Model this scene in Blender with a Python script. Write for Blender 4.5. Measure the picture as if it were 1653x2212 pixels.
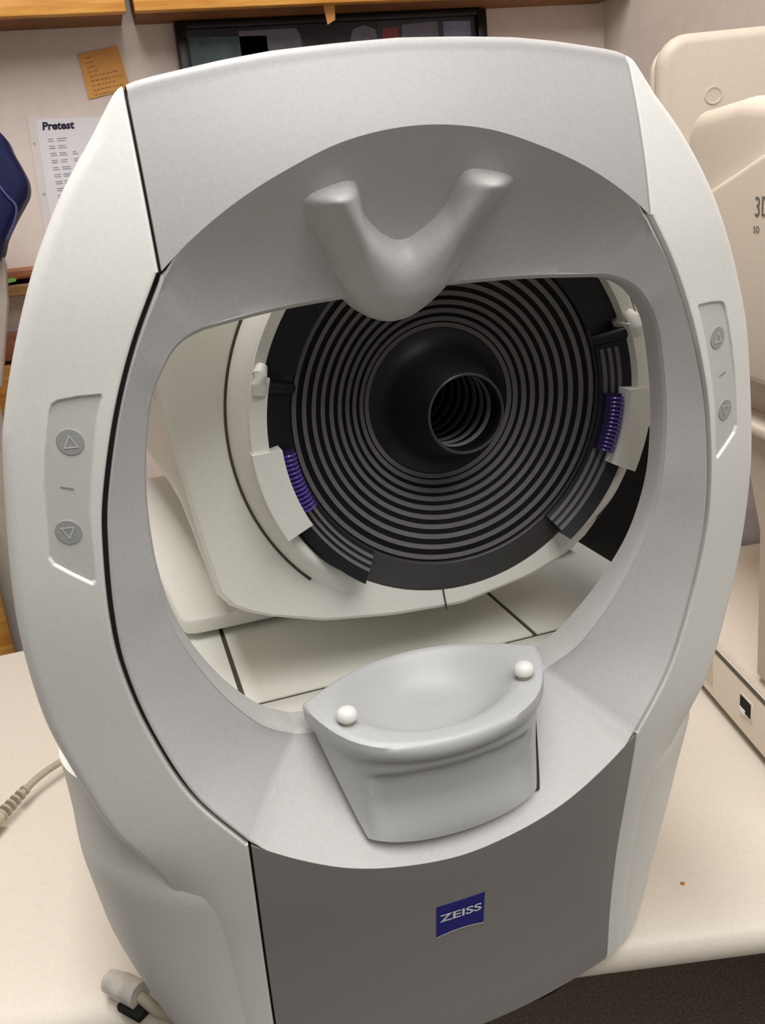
import bpy, bmesh, math, random
import numpy as np
from mathutils import Vector, Matrix

# ------------------------------------------------------------------ reset
for o in list(bpy.data.objects):
    bpy.data.objects.remove(o, do_unlink=True)
scene = bpy.context.scene
COL = scene.collection
random.seed(4)
H = 1.24                                  # camera height above the floor; model coordinates have z = 0 there

# ------------------------------------------------------------------ camera
cam_d = bpy.data.cameras.new('camera')
cam_o = bpy.data.objects.new('camera', cam_d)
COL.objects.link(cam_o)
cam_d.sensor_fit = 'VERTICAL'
cam_d.sensor_height = 24.0
cam_d.lens = 24.0 * 1900.0 / 2212.0
cam_d.clip_start = 0.01
_r = (0.94868, -0.299408, -0.101789)
_d = (-0.187998, -0.275137, -0.942845)
_f = (0.254289, 0.913594, -0.317305)
cam_o.matrix_world = Matrix(((_r[0], -_d[0], -_f[0], -0.126486),
                             (_r[1], -_d[1], -_f[1], -0.545455),
                             (_r[2], -_d[2], -_f[2], H),
                             (0, 0, 0, 1)))
scene.camera = cam_o

# ------------------------------------------------------------------ light
world = bpy.data.worlds.new('room_light')
scene.world = world
world.use_nodes = True
world.node_tree.nodes['Background'].inputs[0].default_value = (1.0, 0.97, 0.94, 1)
world.node_tree.nodes['Background'].inputs[1].default_value = 0.21

def area(name, loc, size, energy, color, target):
    d = bpy.data.lights.new(name, 'AREA')
    d.shape = 'RECTANGLE'
    d.size, d.size_y = size
    d.energy = energy
    d.color = color
    o = bpy.data.objects.new(name, d)
    COL.objects.link(o)
    o.location = loc
    o.rotation_euler = (Vector(target) - Vector(loc)).to_track_quat('-Z', 'Y').to_euler()
    return o
area('ceiling_lamp_near', (-0.15, -0.15, 2.60), (0.6, 1.2), 25.5, (1.0, 0.975, 0.945), (-0.15, -0.15, 0))
area('front_fill', (0.25, -1.40, 2.60), (1.2, 1.2), 31.0, (1.0, 0.97, 0.935), (0.25, -1.40, 0))  # broad fill added in front, out of view, to brighten forward faces

vs = scene.view_settings
vs.view_transform = 'Standard'
vs.look = 'None'
vs.exposure = 0.0
vs.gamma = 1.0
vs.use_curve_mapping = False

# ------------------------------------------------------------------ materials
def srgb(r, g, b):
    f = lambda c: (c / 255 / 12.92) if c / 255 <= 0.04045 else ((c / 255 + 0.055) / 1.055) ** 2.4
    return (f(r), f(g), f(b), 1)

def mat(name, col, rough=0.5, spec=0.5, var=0.0, vscale=60, bump=0.0, bscale=900, metal=0.0, wood=False, col2=None, coat=0.0, trans=0.0, alpha=1.0):
    m = bpy.data.materials.new(name)
    m.use_nodes = True
    nt = m.node_tree
    b = nt.nodes['Principled BSDF']
    b.inputs['Base Color'].default_value = col
    b.inputs['Roughness'].default_value = rough
    b.inputs['Specular IOR Level'].default_value = spec
    b.inputs['Metallic'].default_value = metal
    b.inputs['Coat Weight'].default_value = coat
    b.inputs['Transmission Weight'].default_value = trans
    b.inputs['Alpha'].default_value = alpha
    tc = nt.nodes.new('ShaderNodeTexCoord')
    src = tc.outputs['Object']
    if wood:
        mp = nt.nodes.new('ShaderNodeMapping')
        mp.inputs['Scale'].default_value = (1.2, 1.2, 14)
        nt.links.new(src, mp.inputs['Vector'])
        src = mp.outputs['Vector']
    if var > 0 or col2:
        n = nt.nodes.new('ShaderNodeTexNoise')
        n.inputs['Scale'].default_value = vscale
        n.inputs['Detail'].default_value = 4
        nt.links.new(src, n.inputs['Vector'])
        rp = nt.nodes.new('ShaderNodeValToRGB')
        c2 = col2 or tuple(max(0, c * (1 - var)) for c in col[:3]) + (1,)
        c1 = col if col2 else tuple(min(1, c * (1 + var)) for c in col[:3]) + (1,)
        rp.color_ramp.elements[0].position = 0.35
        rp.color_ramp.elements[1].position = 0.65
        rp.color_ramp.elements[0].color = c2
        rp.color_ramp.elements[1].color = c1
        nt.links.new(n.outputs['Fac'], rp.inputs['Fac'])
        nt.links.new(rp.outputs['Color'], b.inputs['Base Color'])
    if bump > 0:
        n2 = nt.nodes.new('ShaderNodeTexNoise')
        n2.inputs['Scale'].default_value = bscale
        n2.inputs['Detail'].default_value = 2
        nt.links.new(tc.outputs['Object'], n2.inputs['Vector'])
        bp = nt.nodes.new('ShaderNodeBump')
        bp.inputs['Strength'].default_value = bump
        bp.inputs['Distance'].default_value = 0.0006
        nt.links.new(n2.outputs['Fac'], bp.inputs['Height'])
        nt.links.new(bp.outputs['Normal'], b.inputs['Normal'])
    return m

M = {}
M['white'] = mat('white_plastic', srgb(240, 239, 234), 0.42, 0.45, 0.02, 500, 0.05, 2200)
M['silver'] = mat('silver_grey_plastic', srgb(187, 185, 184), 0.40, 0.45, 0.03, 600, 0.05, 2200)
M['lower'] = mat('shaded_silver_plastic', srgb(148, 144, 141), 0.40, 0.45, 0.03, 600, 0.05, 2200)  # silver plastic darkened: weaker light on the lower panel is in the colour
M['dish'] = mat('ring_grey_plastic', srgb(209, 208, 206), 0.45, 0.4, 0.03, 600, 0.05, 2200)
M['cup'] = mat('chin_rest_plastic', srgb(198, 199, 199), 0.36, 0.5, 0.02, 500, 0.05, 2200)
M['pin'] = mat('white_pin', srgb(248, 247, 242), 0.35, 0.5, 0.01, 100)
M['pinmetal'] = mat('pin_collar', srgb(170, 160, 140), 0.3, 0.5, 0.02, 100, metal=0.6)
M['cream'] = mat('cream_plastic', srgb(234, 233, 225), 0.45, 0.45, 0.02, 400, 0.05, 2200)
M['creamwhite'] = mat('cream_white_plastic', srgb(236, 235, 228), 0.45, 0.45, 0.02, 400, 0.05, 2200)
M['gap'] = mat('dark_gasket', srgb(62, 60, 58), 0.8, 0.2, 0.05, 200)
M['seam'] = mat('brown_seam', srgb(82, 78, 68), 0.8, 0.2, 0.05, 200)
M['black'] = mat('black_plastic', srgb(22, 22, 24), 0.42, 0.35, 0.06, 300)
M['blackmatte'] = mat('black_matte', srgb(12, 12, 13), 0.65, 0.2, 0.06, 300)
M['rimgrey'] = mat('dark_rim', srgb(62, 60, 60), 0.4, 0.4, 0.04, 300)
M['ringgrey'] = mat('grey_ring', srgb(106, 103, 105), 0.5, 0.35, 0.04, 300)
M['ringinner'] = mat('inner_grey_ring', srgb(142, 138, 140), 0.5, 0.35, 0.04, 300)
M['purple'] = mat('violet_plastic', srgb(88, 62, 170), 0.18, 0.7, 0.1, 300)
M['purpledark'] = mat('dark_violet', srgb(38, 24, 72), 0.3, 0.5, 0.1, 300)
M['btn'] = mat('button_grey', srgb(168, 169, 167), 0.5, 0.35, 0.02, 400)
M['btnpanel'] = mat('button_membrane', srgb(214, 213, 207), 0.35, 0.45, 0.015, 300)
M['btnmark'] = mat('button_mark', srgb(218, 218, 213), 0.5, 0.35, 0.02, 400)
M['btndash'] = mat('button_dash', srgb(150, 148, 142), 0.5, 0.35, 0.02, 400)
M['blue'] = mat('logo_blue', srgb(22, 28, 132), 0.35, 0.5, 0.04, 200)
M['logowhite'] = mat('logo_white', srgb(235, 235, 238), 0.4, 0.4, 0.02, 200)
M['print'] = mat('grey_print', srgb(120, 118, 110), 0.6, 0.3, 0.05, 200)
M['table'] = mat('cream_laminate', srgb(228, 219, 205), 0.42, 0.4, 0.025, 350, 0.08)
M['beige'] = mat('beige_plastic', srgb(212, 199, 183), 0.45, 0.4, 0.02, 300, 0.1)
M['beigelight'] = mat('lit_beige_plastic', srgb(230, 219, 205), 0.45, 0.4, 0.02, 300, 0.1)  # same plastic as beige, paler: light on the head put into the colour
M['wall'] = mat('wall_paint', srgb(222, 209, 201), 0.8, 0.2, 0.03, 40, 0.25, 300)
M['carpet'] = mat('dark_carpet', srgb(118, 113, 103), 0.95, 0.1, 0.25, 220, 0.4, 300)
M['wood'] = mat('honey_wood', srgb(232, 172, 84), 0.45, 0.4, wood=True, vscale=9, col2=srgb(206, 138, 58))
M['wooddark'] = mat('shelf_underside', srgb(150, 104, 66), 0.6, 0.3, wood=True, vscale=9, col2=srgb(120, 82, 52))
M['railwood'] = mat('rail_wood', srgb(170, 110, 78), 0.5, 0.4, wood=True, vscale=9, col2=srgb(142, 86, 58))
M['tanwood'] = mat('tan_wood', srgb(166, 128, 82), 0.5, 0.4, wood=True, vscale=9, col2=srgb(142, 104, 64))
M['navy'] = mat('navy_vinyl', srgb(13, 20, 66), 0.55, 0.3, 0.12, 90, 0.3, 500)
M['piping'] = mat('navy_piping', srgb(74, 78, 128), 0.5, 0.4, 0.05, 90)
M['post'] = mat('grey_post', srgb(170, 160, 150), 0.4, 0.5, 0.04, 90)
M['paper'] = mat('white_paper', srgb(226, 224, 228), 0.7, 0.25, 0.015, 60)
M['sleeve'] = mat('clear_sleeve', srgb(222, 214, 212), 0.25, 0.5, 0.01, 60)
M['ink'] = mat('black_ink', srgb(34, 28, 50), 0.6, 0.3, 0.05, 60)
M['inkgrey'] = mat('grey_ink', srgb(165, 162, 170), 0.7, 0.3, 0.1, 60)
M['sticky'] = mat('orange_note', srgb(226, 166, 96), 0.7, 0.25, 0.05, 60)
M['stickyink'] = mat('note_ink', srgb(160, 112, 62), 0.7, 0.25, 0.1, 60)
M['frame'] = mat('black_frame', srgb(16, 15, 16), 0.4, 0.4, 0.05, 60)
M['poster'] = mat('dark_poster', srgb(58, 60, 72), 0.35, 0.4, vscale=7, col2=srgb(34, 34, 40))
M['p_grey'] = mat('poster_grey', srgb(112, 112, 128), 0.4, 0.4, 0.15, 25)
M['p_teal'] = mat('poster_teal', srgb(72, 88, 96), 0.4, 0.4, 0.3, 25)
M['p_red'] = mat('poster_red', srgb(138, 62, 62), 0.4, 0.4, 0.15, 25)
M['p_lilac'] = mat('poster_lilac', srgb(124, 124, 158), 0.4, 0.4, 0.15, 25)
M['p_green'] = mat('poster_green', srgb(168, 208, 70), 0.4, 0.4, 0.1, 25)
M['p_dark'] = mat('poster_dark', srgb(44, 42, 48), 0.4, 0.4, 0.1, 25)
M['cord'] = mat('grey_cord', srgb(176, 168, 148), 0.5, 0.4, 0.04, 120)
M['cordplug'] = mat('grey_plug', srgb(190, 180, 152), 0.5, 0.4, 0.05, 120)
M['chrome'] = mat('plug_clear', srgb(205, 200, 190), 0.2, 0.6, 0.15, 80)
M['bag'] = mat('grey_plastic_bag', srgb(205, 202, 210), 0.3, 0.6, 0.12, 60, 0.8, 120)
M['green'] = mat('green_tag', srgb(130, 190, 90), 0.6, 0.3, 0.05, 60)
M['crumb'] = mat('orange_crumb', srgb(196, 128, 52), 0.8, 0.2, 0.1, 300)
M['bin'] = mat('black_cloth', srgb(24, 24, 27), 0.8, 0.2, 0.3, 12)
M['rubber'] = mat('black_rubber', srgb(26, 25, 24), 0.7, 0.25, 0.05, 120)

# ------------------------------------------------------------------ helpers
ORI = {}

def setp(o, label=None, cat=None, group=None, kind=None):
    if label: o['label'] = label
    if cat: o['category'] = cat
    if group: o['group'] = group
    if kind: o['kind'] = kind
    return o

def root(name, loc, label, cat, group=None):
    o = bpy.data.objects.new(name, None)
    o.empty_display_size = 0.05
    COL.objects.link(o)
    o.location = (loc[0], loc[1], loc[2] + H)
    ORI[o] = np.array(loc, float)
    return setp(o, label, cat, group)

def mk(name, verts, faces, m, parent=None, smooth=True, angle=38, fix=True):
    v = np.array(verts, float).reshape(-1, 3)
    if parent is not None:
        org = ORI[parent]
    else:
        org = np.array([(v[:, 0].min() + v[:, 0].max()) / 2, (v[:, 1].min() + v[:, 1].max()) / 2, v[:, 2].min()])
    me = bpy.data.meshes.new(name)
    me.from_pydata((v - org).tolist(), [], [list(f) for f in faces])
    if fix:
        bm = bmesh.new()
        bm.from_mesh(me)
        bmesh.ops.remove_doubles(bm, verts=bm.verts, dist=1e-6)
        bmesh.ops.recalc_face_normals(bm, faces=bm.faces)
        bm.to_mesh(me)
        bm.free()
    me.materials.append(m)
    if smooth:
        me.polygons.foreach_set('use_smooth', [True] * len(me.polygons))
        me.set_sharp_from_angle(angle=math.radians(angle))
    me.update()
    o = bpy.data.objects.new(name, me)
    COL.objects.link(o)
    if parent is not None:
        o.parent = parent
        ORI[o] = org
    else:
        o.location = (org[0], org[1], org[2] + H)
        ORI[o] = org
    return o

def grid(rows):
    """rows: list of equal-length point lists -> verts, faces"""
    n = len(rows[0])
    v = [p for r in rows for p in r]
    f = []
    for i in range(len(rows) - 1):
        for j in range(n - 1):
            a = i * n + j
            f.append((a, a + 1, a + n + 1, a + n))
    return v, f

def loft(rings, closed=True, cap0=False, cap1=False):
    n = len(rings[0])
    v = [p for r in rings for p in r]
    f = []
    for i in range(len(rings) - 1):
        for j in range(n if closed else n - 1):
            a = i * n + j
            b = i * n + (j + 1) % n
            f.append((a, b, b + n, a + n))
    if cap0: f.append(tuple(range(n))[::-1])
    if cap1: f.append(tuple(range((len(rings) - 1) * n, len(rings) * n)))
    return v, f

def join(*parts):
    V, F = [], []
    for v, f in parts:
        k = len(V)
        V += [tuple(p) for p in v]
        F += [tuple(i + k for i in q) for q in f]
    return V, F

def rbox(x0, x1, y0, y1, z0, z1, r=0.004, seg=3, xf=None):
    bm = bmesh.new()
    bmesh.ops.create_cube(bm, size=1)
    for v in bm.verts:
        v.co = Vector(((x0 + x1) / 2 + v.co.x * (x1 - x0), (y0 + y1) / 2 + v.co.y * (y1 - y0), (z0 + z1) / 2 + v.co.z * (z1 - z0)))
    if r > 0:
        bmesh.ops.bevel(bm, geom=list(bm.edges), offset=r, segments=seg, profile=0.5, affect='EDGES')
    bm.verts.index_update()
    V = [tuple(v.co) for v in bm.verts]
    F = [tuple(v.index for v in f.verts) for f in bm.faces]
    bm.free()
    if xf: V = [xf(*p) for p in V]
    return V, F

def prism(poly, axis, a, b, bev=0.0, seg=3, xf=None):
    """polygon (2D) extruded along axis from a to b with all edges bevelled"""
    bm = bmesh.new()
    def P(u, w, t):
        return {'y': (u, t, w), 'z': (u, w, t), 'x': (t, u, w)}[axis]
    A = [bm.verts.new(P(u, w, a)) for u, w in poly]
    B = [bm.verts.new(P(u, w, b)) for u, w in poly]
    n = len(poly)
    fa = bm.faces.new(A)
    fb = bm.faces.new(B[::-1])
    for i in range(n):
        bm.faces.new((A[i], B[i], B[(i + 1) % n], A[(i + 1) % n]))
    bmesh.ops.recalc_face_normals(bm, faces=bm.faces)
    if bev > 0:
        es = set(fa.edges) | set(fb.edges)
        bmesh.ops.bevel(bm, geom=list(es), offset=bev, segments=seg, profile=0.5, affect='EDGES')
    bm.verts.index_update()
    V = [tuple(v.co) for v in bm.verts]
    F = [tuple(v.index for v in f.verts) for f in bm.faces]
    bm.free()
    if xf: V = [xf(*p) for p in V]
    return V, F

def lathe(prof, cx, cz, n=96, a0=0.0, a1=None, mirror=1):
    """profile of (r, y) turned about an axis parallel to y"""
    full = a1 is None
    if full: a1 = 2 * math.pi
    rings = []
    for r, y in prof:
        ring = []
        for i in range(n if full else n + 1):
            a = a0 + (a1 - a0) * i / n
            ring.append((cx + mirror * r * math.cos(a), y, cz + r * math.sin(a)))
        rings.append(ring)
    return loft(rings, closed=full)

def sector(r0, r1, a0, a1, yf, yb, cx, cz, n=14, mirror=1, y0f=None):
    """closed block between two radii; front at yf (outer) / y0f (inner), back at yb"""
    y0f = yf if y0f is None else y0f
    rings = []
    for i in range(n + 1):
        a = math.radians(a0 + (a1 - a0) * i / n)
        c, s = math.cos(a) * mirror, math.sin(a)
        rings.append([(cx + r * c, y, cz + r * s) for r, y in ((r0, y0f), (r1, yf), (r1, yb), (r0, yb))])
    return loft(rings, True, True, True)

def tube(path, r, n=10, cap=True):
    P = [Vector(p) for p in path]
    rings = []
    up = Vector((0.13, 0.31, 0.94)).normalized()
    for i, p in enumerate(P):
        t = (P[min(i + 1, len(P) - 1)] - P[max(i - 1, 0)]).normalized()
        a = t.cross(up)
        if a.length < 1e-4: a = t.orthogonal()
        a.normalize()
        b = t.cross(a)
        rr = r[i] if isinstance(r, (list, tuple)) else r
        rings.append([tuple(p + rr * (math.cos(2 * math.pi * k / n) * a + math.sin(2 * math.pi * k / n) * b)) for k in range(n)])
    return loft(rings, True, cap, cap)

def catmull(pts, per=8):
    P = [np.array(p, float) for p in pts]
    out = []
    for i in range(len(P) - 1):
        p0 = P[i - 1] if i else 2 * P[0] - P[1]
        p1, p2 = P[i], P[i + 1]
        p3 = P[i + 2] if i + 2 < len(P) else 2 * P[-1] - P[-2]
        for k in range(per):
            t = k / per
            out.append(0.5 * (2 * p1 + (p2 - p0) * t + (2 * p0 - 5 * p1 + 4 * p2 - p3) * t * t + (3 * p1 - p0 - 3 * p2 + p3) * t ** 3))
    out.append(P[-1])
    return np.array(out)

def resample(c, n):
    d = np.r_[0, np.cumsum(np.linalg.norm(np.diff(c, axis=0), axis=1))]
    s = np.linspace(0, d[-1], n + 1)
    return np.stack([np.interp(s, d, c[:, k]) for k in range(c.shape[1])], 1)

def sm(t, a, b):
    t = min(1.0, max(0.0, (t - a) / (b - a)))
    return t * t * (3 - 2 * t)

def text_mesh(s, size, shear=0.0, bold=0.0):
    """flat text as (verts2d, faces), centred"""
    c = bpy.data.curves.new('t', 'FONT')
    c.body = s
    c.size = size
    c.shear = shear
    c.offset = bold
    c.resolution_u = 4
    o = bpy.data.objects.new('t', c)
    COL.objects.link(o)
    dg = bpy.context.evaluated_depsgraph_get()
    me = bpy.data.meshes.new_from_object(o.evaluated_get(dg))
    V = np.array([v.co[:] for v in me.vertices])[:, :2]
    F = [tuple(p.vertices) for p in me.polygons]
    V = V - (V.min(0) + V.max(0)) / 2
    bpy.data.objects.remove(o, do_unlink=True)
    bpy.data.curves.remove(c)
    bpy.data.meshes.remove(me)
    return V, F

# ------------------------------------------------------------------ the room
TZ = -0.49                      # table top
FZ = -H                         # floor
WY = 1.05                       # back wall
setp(mk('floor', *rbox(-2.6, 1.2, -2.2, WY + 0.1, FZ - 0.05, FZ, 0), M['carpet'], smooth=False), 'dark grey carpet floor below the table', 'floor', kind='structure')
setp(mk('wall_back', *rbox(-2.6, 1.0, WY, WY + 0.1, FZ, 1.36, 0), M['wall'], smooth=False), 'pinkish beige painted wall behind the desk', 'wall', kind='structure')
setp(mk('wall_right', *rbox(0.835, 0.93, -0.25, WY, FZ, 1.36, 0), M['wall'], smooth=False), 'pinkish beige side wall at the right', 'wall', kind='structure')

# ledge with two wooden strips on the wall
tr = mk('trim_1', *rbox(-1.4, 0.6, WY - 0.03, WY, -0.0365, -0.019, 0.006), M['railwood'])
setp(tr, 'reddish brown wooden rail fixed along the wall', 'rail', kind='structure')
tr2 = mk('trim_2', *rbox(-1.4, 0.6, WY - 0.045, WY, -0.061, -0.044, 0.002), M['tanwood'])
setp(tr2, 'tan wooden strip below the reddish rail', 'rail', kind='structure')
tr3 = mk('trim_3', *rbox(-1.4, 0.6, WY - 0.012, WY, -0.044, -0.0365, 0.001), M['rubber'])  # black strip put in for the dark shadow between the rails
setp(tr3, 'black strip standing for the shadow between the two wooden rails', 'rail', kind='structure')

# table top, rounded front edge, slightly turned against the instrument
def table_edge_y(x): return -0.127 - 0.25 * (x - 0.142)
tb = root('table', (0.1, 0.2, FZ), 'cream laminate table with a rounded front edge carrying the instruments', 'table')
def table_top():
    prof = [(0.07, 0.0), (0.034, -0.0003), (0.022, -0.0012), (0.012, -0.0034), (0.0055, -0.0065), (0.0015, -0.0110), (0, -0.0160), (0.0006, -0.0225), (0.0025, -0.0265), (0.006, -0.029), (0.07, -0.029)]
    nx = 30
    rows = []
    xs = np.linspace(-1.0, 0.80, nx)
    for d, z in prof[::1]:
        rows.append([(x + 0.24 * d, table_edge_y(x) + 0.97 * d, TZ + z) for x in xs])
    top = [(x, 0.60, TZ) for x in xs]
    bot = [(x, 0.60, TZ - 0.029) for x in xs]
    v, f = grid([top] + rows + [bot, top])
    n = nx
    L = len(rows) + 2
    f.append(tuple(i * n for i in range(L)))
    f.append(tuple(i * n + n - 1 for i in range(L))[::-1])
    return v, f
mk('table_top', *table_top(), M['table'], tb, angle=25)
for lx, ly in ((-0.9, 0.25), (-0.9, 0.54), (0.74, -0.18), (0.74, 0.54)):
    mk('leg', *rbox(lx - 0.025, lx + 0.025, ly - 0.025, ly + 0.025, FZ, TZ - 0.029, 0.004), M['rubber'], tb)

# ------------------------------------------------------------------ the instrument: front shell
topo = root('corneal_topographer', (0, 0.05, TZ), 'white and silver-grey corneal topographer with round opening, chin rest and blue logo', 'eye instrument')

_zk = np.array([-.50, -.49, -.44, -.379, -.33, -.2866, -.21, -.1331, -.1094, -.055, -.0118, .03, .0533, .08])
_yk = np.array([-.143, -.1445, -.1515, -.164, -.177, -.188, -.1995, -.2094, -.2107, -.2117, -.2094, -.2005, -.1926, -.182])
_mk = np.gradient(_yk, _zk)
def yc(z):
    z = min(max(z, _zk[0]), _zk[-1])
    i = min(max(int(np.searchsorted(_zk, z)) - 1, 0), len(_zk) - 2)
    h = _zk[i + 1] - _zk[i]
    t = (z - _zk[i]) / h
    return float((2 * t**3 - 3 * t * t + 1) * _yk[i] + (t**3 - 2 * t * t + t) * h * _mk[i] + (-2 * t**3 + 3 * t * t) * _yk[i + 1] + (t**3 - t * t) * h * _mk[i + 1])
def S(x, z, off=0.0): return yc(z) + 1.2 * x * x + off

rim_top = catmull([(-.0285, .0283), (0, .0315), (.0285, .0283), (.054, .0195), (.0745, .0098), (.092, -.0012), (.1052, -.0117)])[8:]
rim_side = catmull([(.1052, -.0117), (.119, -.0362), (.1308, -.0632), (.141, -.095), (.1455, -.118), (.149, -.15), (.149, -.178), (.1435, -.213), (.131, -.252), (.1095, -.2866)])
rim_bot = catmull([(.1095, -.2866), (.0865, -.3025), (.0625, -.3155), (.0355, -.3235), (0, -.328), (-.0355, -.3235)])[:-8]
op_top = catmull([(-.03, -.1574, -.0333), (0, -.155, -.0333), (.03, -.1574, -.0333), (.06, -.1647, -.0342), (.09, -.1769, -.0365)])[8:]
op_side = catmull([(.09, -.1769, -.0365), (.098, -.181, -.0385), (.1045, -.1838, -.0425), (.110, -.185, -.0495), (.116, -.1835, -.06), (.1215, -.180, -.08), (.125, -.177, -.1), (.1265, -.174, -.12), (.1265, -.171, -.14), (.1245, -.166, -.16), (.1195, -.161, -.18), (.112, -.1555, -.2), (.102, -.150, -.22), (.0885, -.143, -.24), (.0728, -.135, -.254)])
op_bot = catmull([(.0728, -.135, -.254), (.05, -.131, -.260), (.025, -.129, -.263), (0, -.128, -.264), (-.025, -.129, -.263)])[:-8]
N1, N2, N3 = 36, 90, 36
RIM = np.concatenate([resample(rim_top, N1)[:-1], resample(rim_side, N2)[:-1], resample(rim_bot, N3)])
OPEN = np.concatenate([resample(op_top, N1)[:-1], resample(op_side, N2)[:-1], resample(op_bot, N3)])
def full_loop(h):
    """half loop (x >= 0, from top centre to bottom centre) -> closed loop"""
    l = [(-p[0],) + tuple(p[1:]) for p in h[1:-1]][::-1]
    return [tuple(p) for p in h] + l

GAP = 0.0011
# dished ring
def ring_profile():
    loops = []
    half = []
    for i, (r, o) in enumerate(zip(RIM, OPEN)):
        side = N1 <= i <= N1 + N2
        edge = sm(i, N1 - 3, N1) * (1 - sm(i, N1 + N2, N1 + N2 + 3))
        x, z = r
        cx, cz = -x, -0.15 - z
        L = math.hypot(cx, cz)
        cx, cz = cx / L, cz / L
        g = GAP * edge
        x1, z1 = x + cx * g, z + cz * g
        p0 = np.array([x1, S(x1, z1), z1])
        p1 = np.array(o)
        d = (p1 - p0)
        Ld = np.linalg.norm(d)
        u = d / Ld
        col = []
        col.append(p0 + [0, 0.010, 0])
        b = 0.0016 * edge + 0.0002
        col.append(p0 + [0, b, 0])
        col.append(p0 + u * b * 0.35 + [0, b * 0.35, 0])
        col.append(p0 + u * b)
        for t in np.linspace(0.06, 0.94, 10):
            # slightly hollow between rim and opening
            col.append(p0 + d * t + np.array([0, 0.0035 * math.sin(math.pi * t), 0]) * sm(Ld, 0.02, 0.06))
        e = 0.0022
        col.append(p1 - u * e)
        col.append(p1 - u * e * 0.3 + [0, e * 0.3, 0])
        col.append(p1 + [0, e, 0])
        wd = 0.012 + 0.008 * sm(-o[2], .17, .25)
        col.append(p1 + [0, wd * .6, 0])
        col.append(p1 + [0, wd, 0])
        half.append(col)
    n = len(half[0])
    for k in range(n):
        loops.append(full_loop([tuple(c[k]) for c in half]))
    return loft(loops, True)
mk('dished_ring', *ring_profile(), M['dish'], topo, angle=32)['label'] = 'grey dished ring around the viewing opening'

# top panel
rim_top_z = lambda x: float(np.interp(abs(x), rim_top[:, 0], rim_top[:, 1]))
top_z = lambda x: float(np.interp(abs(x), [0, .0265, .05, .0685, .082, .095, .1035, .1056], [.0645, .0638, .0628, .0610, .0592, .0575, .0560, .0545]))
def top_panel():
    rows = []
    xs = np.linspace(-.1043, .1043, 61)
    n = 16
    cols = []
    for x in xs:
        za, zb = rim_top_z(x), top_z(x)
        r = 0.0045
        c = [(x, S(x, za, 0.012), za)]
        for t in np.linspace(0, 1, n):
            z = za + (zb - r - za) * t
            c.append((x, S(x, z), z))
        y0 = S(x, zb - r)
        for a in np.linspace(0, math.pi / 2, 6)[1:]:
            c.append((x, y0 + r * (1 - math.cos(a)) + 0.0, zb - r + r * math.sin(a)))
        c.append((x, y0 + 0.030, zb - 0.0005))
        c.append((x, y0 + 0.045, zb - 0.004))
        cols.append(c)
    # side walls along the seams
    def wall(c): return [(p[0], p[1] + 0.010, p[2]) if i < n + 1 else p for i, p in enumerate(c)]
    cols = [wall(cols[0])] + cols + [wall(cols[-1])]
    return grid(cols)
mk('top_panel', *top_panel(), M['silver'], topo, angle=40)['label'] = 'silver-grey panel above the ring'

# lower panel
rim_bot_z = lambda x: float(np.interp(abs(x), rim_bot[::-1, 0], rim_bot[::-1, 1]))
def lower_panel():
    cols = []
    for u in np.linspace(-1, 1, 61):
        za = rim_bot_z(u * .1080)
        c = []
        for t in np.linspace(0, 1, 26):
            z = TZ + 0.0005 + (za - TZ - 0.0005) * t
            xs = np.interp(z, [-.49, -.2866], [.1115, .1084])
            c.append((u * xs, S(u * xs, z), z))
        c.append((c[-1][0], c[-1][1] + 0.012, c[-1][2]))
        cols.append(c)
    wall = lambda c: [(p[0], p[1] + 0.010, p[2]) for p in c]
    return grid([wall(cols[0])] + cols + [wall(cols[-1])])
mk('lower_panel', *lower_panel(), M['lower'], topo, angle=40)['label'] = 'shade-darkened silver-grey panel with the blue logo below the ring'

# side panels with the recessed button fields
PANEL = np.array([(.1511, -.0548), (.1431, -.0540), (.1350, -.0541), (.1349, -.0554), (.1382, -.0642), (.1405, -.0715), (.1457, -.0902), (.1490, -.1037), (.1504, -.1138), (.1523, -.1316), (.1537, -.1330), (.1603, -.1283), (.1672, -.1229), (.1685, -.1196), (.1660, -.1022), (.1640, -.0904), (.1607, -.0771), (.1551, -.0588), (.1535, -.0560)])
def sd_poly(x, z, P=PANEL):
    """signed distance, positive inside"""
    a = P
    b = np.roll(P, -1, axis=0)
    e = b - a
    w = np.array([x, z]) - a
    t = np.clip((w * e).sum(1) / (e * e).sum(1), 0, 1)
    d = np.sqrt((((w - e * t[:, None])) ** 2).sum(1)).min()
    c = ((a[:, 1] > z) != (b[:, 1] > z)) & (x < (b[:, 0] - a[:, 0]) * (z - a[:, 1]) / (b[:, 1] - a[:, 1] + 1e-12) + a[:, 0])
    return d if c.sum() % 2 else -d

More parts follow.
